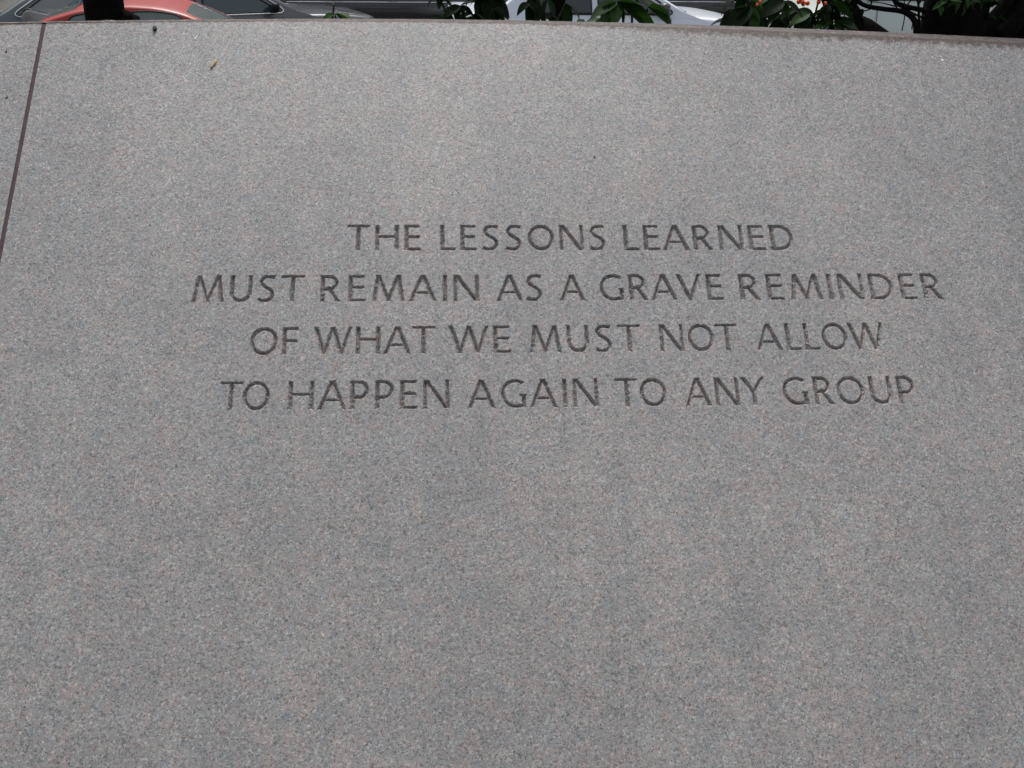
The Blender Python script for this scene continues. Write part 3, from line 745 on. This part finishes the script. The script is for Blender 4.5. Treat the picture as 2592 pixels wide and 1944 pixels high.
car('black_car', 'black car partly hidden between the dark sedan and the white sedan', (.010,.010,.012), (985,5,.73), 6, -.1, -1, dict(sedan), trim=CHROME)
car('black_wagon', 'black car beyond the bonnet of the white sedan', (.010,.009,.011), (1735,4,.73), 4, -.1, -1, dict(sedan), trim=None)
van = dict(sedan, L=5.0, W=1.95, H=1.95, belt=1.22, hood=1.15, nose=.95, deck=1.25, A0=1.75, A1=1.05, C1=-2.2, C0=-2.42, wheels=(1.6,-1.5), mx=1.45, gaps=(1.35,.35,-.9), handles=(.5,-.75),
    win=[[(-2.1,1.25),(-.95,1.25),(-.95,1.75),(-2.0,1.75)],[(-.85,1.25),(.30,1.25),(.30,1.77),(-.85,1.77)],[(.42,1.25),(1.50,1.25),(1.02,1.74),(.42,1.77)]], strip=None, rough=.35)
van['roof'] = prof(1.75,1.05,-2.2,-2.42,1.22,1.95)
car('white_van', 'pale grey van at the right behind the black tree trunk', (.50,.56,.53), (2450,8,1.22), 183, .0, 1, van, trim=None, catg='van')

# ------------------------------------------------------------------ plants
def leaf_mat(name, a, b_, rough=.6):
    m = bpy.data.materials.new(name); m.use_nodes = True; t = m.node_tree; b = t.nodes['Principled BSDF']; L = t.links.new
    oi = t.nodes.new('ShaderNodeObjectInfo'); tc = t.nodes.new('ShaderNodeTexCoord'); n = t.nodes.new('ShaderNodeTexNoise'); n.inputs['Scale'].default_value = 30
    L(tc.outputs['Object'], n.inputs['Vector']); ad = t.nodes.new('ShaderNodeMath'); ad.operation = 'ADD'; L(oi.outputs['Random'], ad.inputs[0]); L(n.outputs['Fac'], ad.inputs[1])
    mu = t.nodes.new('ShaderNodeMath'); mu.operation = 'MULTIPLY'; L(ad.outputs[0], mu.inputs[0]); mu.inputs[1].default_value = .6
    r = t.nodes.new('ShaderNodeValToRGB'); r.color_ramp.elements[0].color = (*a,1); r.color_ramp.elements[1].color = (*b_,1); L(mu.outputs[0], r.inputs['Fac']); L(r.outputs[0], b.inputs['Base Color'])
    b.inputs['Roughness'].default_value = rough; b.inputs['Specular IOR Level'].default_value = .2 if a[1] > .01 else .10
    tr = t.nodes.new('ShaderNodeBsdfTranslucent'); tr.inputs['Color'].default_value = (b_[0]*1.3,b_[1]*1.4,b_[2],1)
    mx = t.nodes.new('ShaderNodeMixShader'); mx.inputs[0].default_value = .22; L(b.outputs[0], mx.inputs[1]); L(tr.outputs[0], mx.inputs[2]); L(mx.outputs[0], t.nodes['Material Output'].inputs['Surface'])
    return m
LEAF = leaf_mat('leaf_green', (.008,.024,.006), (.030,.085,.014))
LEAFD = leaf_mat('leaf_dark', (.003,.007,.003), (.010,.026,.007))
def leaf_mesh(m, wid=.42, fold=.12, droop=.25):
    rows = []
    for i in range(8):
        u = i/7; w_ = wid*math.sin(PI*min(1,u**.85))**.8*(1-.25*u)/1.0*.62 if 0<u<1 else .004
        if i == 7: w_ = .002
        z = -droop*u*u
        rows.append([Vector((u, f*w_, z + abs(f)*w_*fold*2 - .02*math.sin(6*u)*(1-abs(f)))) for f in (-1,-.5,0,.5,1)])
    mb = MB().grid(rows); me = bpy.data.meshes.new('leaf'); me.from_pydata([tuple(v) for v in mb.v], [], mb.f); me.materials.append(m)
    me.polygons.foreach_set('use_smooth', [True]*len(me.polygons)); me.update(); return me
LM = [leaf_mesh(LEAF), leaf_mesh(LEAF,.50,.2,.4), leaf_mesh(LEAF,.38,.15,.12)]
LMD = [leaf_mesh(LEAFD), leaf_mesh(LEAFD,.52,.2,.4)]
BROAD = [leaf_mesh(LEAF,.8,.12,.25), leaf_mesh(LEAFD,.8,.15,.3)]
def put_leaf(parent, pos, direction, length, ms, roll=None):
    o = bpy.data.objects.new('leaf', random.choice(ms)); C.objects.link(o)
    d = Vector(direction).normalized(); up = Vector((0,0,1)); y = up.cross(d)
    if y.length < .05: y = Vector((1,0,0))
    y.normalize(); z = d.cross(y); Rm = Matrix((d,y,z)).transposed()
    Rm = Rm @ Matrix.Rotation(random.uniform(-.7,.7) if roll is None else roll, 3, 'X')
    o.parent = parent; o.matrix_basis = Matrix.Translation(Vector(pos)-parent.location) @ Rm.to_4x4() @ Matrix.Scale(length,4)
    return o
def shrub(label, base, whorls, ms, extra=0, group='leafy shrubs behind the wall'):
    """whorls: (px, py, depth, [(angle on picture deg, length px), ...])"""
    base = Vector(base); root = empty('leafy_shrub', base); tag(root, label, 'shrub', group)
    for px, py, dp, lv_ in whorls:
        c = at(px, py, dp); mid = (base+c)/2+Vector((random.uniform(-.08,.08), random.uniform(-.05,.08), .05))
        q = [base, base.lerp(mid,.5)+Vector((random.uniform(-.03,.03),0,0)), mid, mid.lerp(c,.6)+Vector((random.uniform(-.02,.02),0,.01)), c]
        MB().tube([v-base for v in q], [.012,.009,.007,.005,.003], 6).build('stem', TWIG, root, True)
        for a, ln in lv_:
            a_ = math.radians(a); d = M @ Vector((math.cos(a_), math.sin(a_), random.uniform(-.35,.45)))
            put_leaf(root, c, d, ln*dp/F*1.08, ms)
    for _ in range(extra):
        px, py, dp, lv_ = random.choice(whorls); c = at(px, py, dp)+Vector((random.gauss(0,.10), random.gauss(.08,.12), -abs(random.gauss(0,.18))-.03))
        for k in range(4):
            put_leaf(root, c, (random.gauss(0,1),random.gauss(0,1),random.uniform(-.6,.3)), random.uniform(.07,.12), ms)
    return root
bedY = 4.2
def bpt(px, dp=4.4):
    p = at(px, 60, dp); return (p.x, p.y+.1, BED-.02)
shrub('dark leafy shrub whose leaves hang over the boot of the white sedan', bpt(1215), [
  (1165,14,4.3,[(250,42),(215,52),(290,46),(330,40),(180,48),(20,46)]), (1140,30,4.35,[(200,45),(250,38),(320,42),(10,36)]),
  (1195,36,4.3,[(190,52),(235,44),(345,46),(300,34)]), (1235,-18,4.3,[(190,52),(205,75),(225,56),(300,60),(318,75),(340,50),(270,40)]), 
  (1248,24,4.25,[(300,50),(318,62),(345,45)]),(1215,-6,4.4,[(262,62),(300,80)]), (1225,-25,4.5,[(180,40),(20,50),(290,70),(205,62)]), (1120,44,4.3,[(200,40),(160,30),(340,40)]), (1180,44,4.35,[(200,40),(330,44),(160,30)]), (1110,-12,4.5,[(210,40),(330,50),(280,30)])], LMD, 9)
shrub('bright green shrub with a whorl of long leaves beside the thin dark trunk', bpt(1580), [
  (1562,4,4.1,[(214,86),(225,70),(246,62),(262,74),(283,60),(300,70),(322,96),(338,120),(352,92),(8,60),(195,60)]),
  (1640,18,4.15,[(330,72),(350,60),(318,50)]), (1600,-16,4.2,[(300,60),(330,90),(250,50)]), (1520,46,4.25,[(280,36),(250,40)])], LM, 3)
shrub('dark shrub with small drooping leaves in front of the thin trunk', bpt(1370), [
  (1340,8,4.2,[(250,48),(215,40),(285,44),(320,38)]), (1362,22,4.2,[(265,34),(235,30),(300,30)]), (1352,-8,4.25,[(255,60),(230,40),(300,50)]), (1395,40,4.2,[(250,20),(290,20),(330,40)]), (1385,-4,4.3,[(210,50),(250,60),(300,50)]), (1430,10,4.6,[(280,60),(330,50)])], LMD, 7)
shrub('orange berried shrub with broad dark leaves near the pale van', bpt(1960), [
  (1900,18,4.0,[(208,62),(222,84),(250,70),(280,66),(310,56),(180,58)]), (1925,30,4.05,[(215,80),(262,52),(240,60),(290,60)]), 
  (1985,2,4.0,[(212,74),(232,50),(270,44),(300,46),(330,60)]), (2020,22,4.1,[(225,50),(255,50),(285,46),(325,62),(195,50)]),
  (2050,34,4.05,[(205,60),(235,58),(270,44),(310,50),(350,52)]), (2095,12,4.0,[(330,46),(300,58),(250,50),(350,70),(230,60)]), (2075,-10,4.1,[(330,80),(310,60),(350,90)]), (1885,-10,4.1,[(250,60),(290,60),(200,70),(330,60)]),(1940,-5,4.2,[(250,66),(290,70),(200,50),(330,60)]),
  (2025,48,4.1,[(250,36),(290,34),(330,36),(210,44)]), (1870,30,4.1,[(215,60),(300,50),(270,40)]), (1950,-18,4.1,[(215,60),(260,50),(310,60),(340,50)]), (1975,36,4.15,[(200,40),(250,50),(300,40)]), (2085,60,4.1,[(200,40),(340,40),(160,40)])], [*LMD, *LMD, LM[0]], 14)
shrub('low shrub with two broad round leaves left of the black hump', bpt(2120), [
  (2108,56,4.0,[(350,60),(335,66),(215,50),(190,44)]), (2088,34,4.0,[(350,44),(10,36),(300,34),(170,32)])], BROAD, 1)
shrub('thin vine with two green leaves in front of the dark sedan bonnet', bpt(850,3.9), [
  (848,36,3.8,[(205,40),(335,58),(350,60)]), (845,16,3.8,[(80,14),(100,12)])], [LM[1]], 0)
p = at(825,-30,3.8); q = at(848,36,3.8)
# orange berries on the shrub (its own cluster each)
BERRY = mat('orange_berry', (.75,.10,.015), .35, var=.3, vscale=60)
for k, (px, py, n_) in enumerate(((1912,-3,3),(2032,4,6),(2078,-2,4))):
    c = at(px, py, 3.95); root = empty('berry_cluster', c)
    tag(root, ['orange berry cluster furthest left above the broad leaves','orange berry cluster in the middle of the berried shrub','red orange berry cluster furthest right at the top of the berried shrub'][k], 'berries', 'orange berry clusters')
    for j in range(n_):
        o_ = Vector((random.gauss(0,.013), random.gauss(0,.01), random.gauss(0,.009))); r = random.uniform(.006,.009); rows = []
        for a in range(7):
            th = PI*a/6; rows.append([o_+Vector((r*math.sin(th)*math.cos(2*PI*b_/8), r*math.sin(th)*math.sin(2*PI*b_/8), r*math.cos(th))) for b_ in range(9)])
        recalc(MB().grid(rows).build('berry', BERRY, root, True))

def limb(pxs, dp, r0, r1, n=10, k=6):
    P_ = [at(a, b, dp+(q[2] if len(q) > 2 else 0)) for q in pxs for a, b in [q[:2]]]
    pts = []
    P2 = [2*P_[0]-P_[1]]+P_+[2*P_[-1]-P_[-2]]
    for i in range(1, len(P2)-2):
        for u in np.linspace(0,1,k,endpoint=False):
            a,b,c,d = P2[i-1:i+3]; pts.append(.5*((2*b)+(-a+c)*u+(2*a-5*b+4*c-d)*u*u+(-a+3*b-3*c+d)*u**3))
    pts.append(P_[-1]); m_ = len(pts)-1
    return pts, [r0+(r1-r0)*i/m_ for i in range(m_+1)]
def crown(root, c, R, n, ms, name='crown', ls=.10):
    """leaf-sized faces spread through an uneven volume"""
    vs, fs = [], []; cl = [Vector((random.gauss(0,.45)*R[0], random.gauss(0,.45)*R[1], random.gauss(0,.40)*R[2])) for _ in range(26)]
    for _ in range(n):
        k = random.choice(cl); p = k+Vector((random.gauss(0,.17)*R[0], random.gauss(0,.17)*R[1], random.gauss(0,.17)*R[2])) + Vector(c)-root.location
        d = Vector((random.gauss(0,1),random.gauss(0,1),random.gauss(-.3,.7))).normalized(); s = d.orthogonal().normalized(); s.rotate(Matrix.Rotation(random.uniform(0,6.3),3,d)); l = random.uniform(.6,1.2)*ls
        b = len(vs); vs += [p, p+d*l*.5+s*l*.24, p+d*l, p+d*l*.5-s*l*.24]; fs.append((b,b+1,b+2,b+3))
    o = mesh(name, vs, fs, ms, root); o['kind'] = 'stuff'; return o
def tree(label, px, dp, dia, height, lean=(0,0), flare=1.5, crown_c=None, R=(1.2,1.1,.8), n=2600, limbs=3, bumps=True, sides=20):
    b = at(px, 60, dp); base = Vector((b.x, b.y, BED-.03)); root = empty('tree', base); tag(root, label, 'tree', 'trees in the planting bed')
    rows = []; H_ = height
    for j in range(34):
        z = H_*(j/33)**1.3; r = dia/2*(1-.35*z/H_)*(1+(flare-1)*math.exp(-z/.12))
        c = Vector((lean[0]*z, lean[1]*z, z))
        rows.append([c+Vector((math.cos(2*PI*i/sides), math.sin(2*PI*i/sides), 0))*r*(1+(.10*noise.noise(Vector((i%sides*.8, z*4, px)))+.05*noise.noise(Vector((i%sides*2.3,z*14,px))))) for i in range(sides+1)])
    tr = MB().grid(rows).build('trunk', BARK, root, True)
    top = rows[-1][0]; tip = Vector((lean[0]*H_, lean[1]*H_, H_))
    cc = Vector(crown_c) if crown_c else base+tip+Vector((0,.3,.6))
    for k in range(limbs):
        a = 2*PI*k/limbs+random.random(); e = cc-base+Vector((math.cos(a)*R[0]*.7, math.sin(a)*R[1]*.6, random.uniform(-.2,.3)))
        s = tip*random.uniform(.8,.98); MB().tube([s, s.lerp(e,.5)+Vector((0,0,-.08)), e], [dia*.22,dia*.14,dia*.04], 8).build('limb', BARK, root, True)
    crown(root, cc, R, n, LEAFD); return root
tree('tree with thick black trunk in front of the red car', 270, 4.7, .185, 2.2, crown_c=None, R=(1.1,1.0,.6))
t1 = [o for o in C.objects if o.name == 'tree'][0]
c = at(328, 50, 4.68)-t1.location; rows = []
for j in range(11):
    th = PI*j/10; rows.append([c+Vector((.038*math.sin(th)*math.cos(2*PI*i/16), .04*math.sin(th)*math.sin(2*PI*i/16), .034*math.cos(th)))*(1+.5*noise.noise(Vector((math.cos(2*PI*i/16)*1.6,math.sin(2*PI*i/16)*1.6,j*.5)))) for i in range(17)])
for R_ in rows:
    for q in R_: q.x -= .4*max(0, q.z-c.z)
MB().grid(rows).tube([c+Vector((-.12,0,-.02)), c+Vector((0,0,-.03))], [.04,.03], 10).build('burl', BARK, t1, True)
tree('tree with thin dark trunk between the middle shrubs', 1418, 4.8, .075, 1.9, R=(.8,.8,.5), n=1500, flare=1.25, lean=(-.02,.02))
t3 = tree('tree with the widest black trunk at the right, bare twigs at its left', 2415, 4.6, .29, 2.3, R=(1.3,1.2,.6), flare=1.15, n=2600)
for pxs, r0, r1 in (([(2345,28),(2290,15),(2262,0),(2235,-40)],.011,.006), ([(2320,85),(2318,60),(2305,40),(2280,28),(2230,22),(2185,12),(2150,-15)],.014,.008),
                    ([(2327,85),(2326,40),(2324,0),(2322,-20)],.006,.004), ([(2324,8),(2316,-10)],.004,.003), ([(2324,12),(2332,0),(2336,-12)],.004,.003), ([(2288,24),(2300,8),(2312,-6)],.004,.002),
                    ([(2345,48),(2315,36),(2295,24),(2270,14)],.005,.003), ([(2270,20),(2262,5),(2255,-10)],.004,.003),([(2283,78),(2290,40),(2289,5),(2285,-10)],.0025,.002), ([(2200,18),(2206,5),(2195,-10)],.004,.002),([(2308,74),(2310,60)],.003,.002),
                    ([(2210,20),(2190,27),(2170,25)],.003,.002),([(2265,16),(2235,8),(2205,5)],.003,.001)):
    pts, rs = limb(pxs, 4.45, r0, r1); MB().tube([q-t3.location for q in pts], rs, 8).build('branch', BARK, t3, True)
# foliage patches against the wide trunk
for k in range(26):
    put_leaf(t3, at(random.uniform(2370,2500), random.uniform(-15,18), 4.35), (random.gauss(0,1),random.gauss(-.3,.6),random.gauss(-.4,.6)), random.uniform(.03,.055), LM)
for k in range(22):
    put_leaf(t3, at(random.uniform(2480,2530), random.uniform(-10,60), 4.5), (random.gauss(0,1),random.gauss(0,.6),random.gauss(0,.8)), random.uniform(.03,.05), LMD)
t4 = tree('dark leaning tree cut by the right edge of the photo', 2600, 4.7, .20, 2.0, lean=(-.02,.1), R=(.8,.8,.5), n=1400)
for pxs, r0, r1 in (([(2500,95),(2515,50),(2545,10),(2570,-30)],.035,.022), ([(2520,95),(2560,60),(2600,10),(2640,-40)],.05,.03)):
    pts, rs = limb(pxs, 4.6, r0, r1); MB().tube([q-t4.location for q in pts], rs, 10).build('branch', BARK, t4, True)
# small forked tree with the humped root at the right of the berried shrub
b = at(2190, 60, 4.6); t5 = empty('tree', (b.x, b.y, BED-.03)); tag(t5, 'low black forked tree with a humped limb left of the widest trunk', 'tree', 'trees in the planting bed')
def hump():
    top = [(2118,120),(2125,70),(2140,45),(2165,38),(2185,40),(2205,48),(2225,62),(2245,76),(2262,90),(2285,120)]
    rows = []
    for k, (a, y) in enumerate(top):
        f = at(a, y, 4.6); rows.append([f+Vector((0,dy,dz)) - t5.location for dy, dz in ((-.09,-.45),(-.085,-.06),(-.05,-.012),(0,0),(.06,-.02),(.09,-.45))])
    return MB().grid(rows).build('trunk', BARK, t5, True)
hump()
for pxs, r0, r1 in (([(2172,60),(2168,30),(2150,5),(2128,-30)],.022,.013), ([(2160,28),(2140,10),(2110,-5)],.010,.006), ([(2150,30),(2120,22),(2095,26)],.004,.002), ([(2162,20),(2170,5),(2185,-12)],.009,.005),([(2150,36),(2128,36),(2105,38)],.003,.002)):
    pts, rs = limb(pxs, 4.58, r0, r1); MB().tube([q-t5.location for q in pts], rs, 8).build('branch', BARK, t5, True)
for k in range(30):
    put_leaf(t5, at(random.gauss(2140,18), random.uniform(-12,22), 4.55), (random.gauss(0,1),random.gauss(0,.6),random.gauss(-.2,.8)), random.uniform(.03,.05), LMD)
bpy.context.view_layer.update()
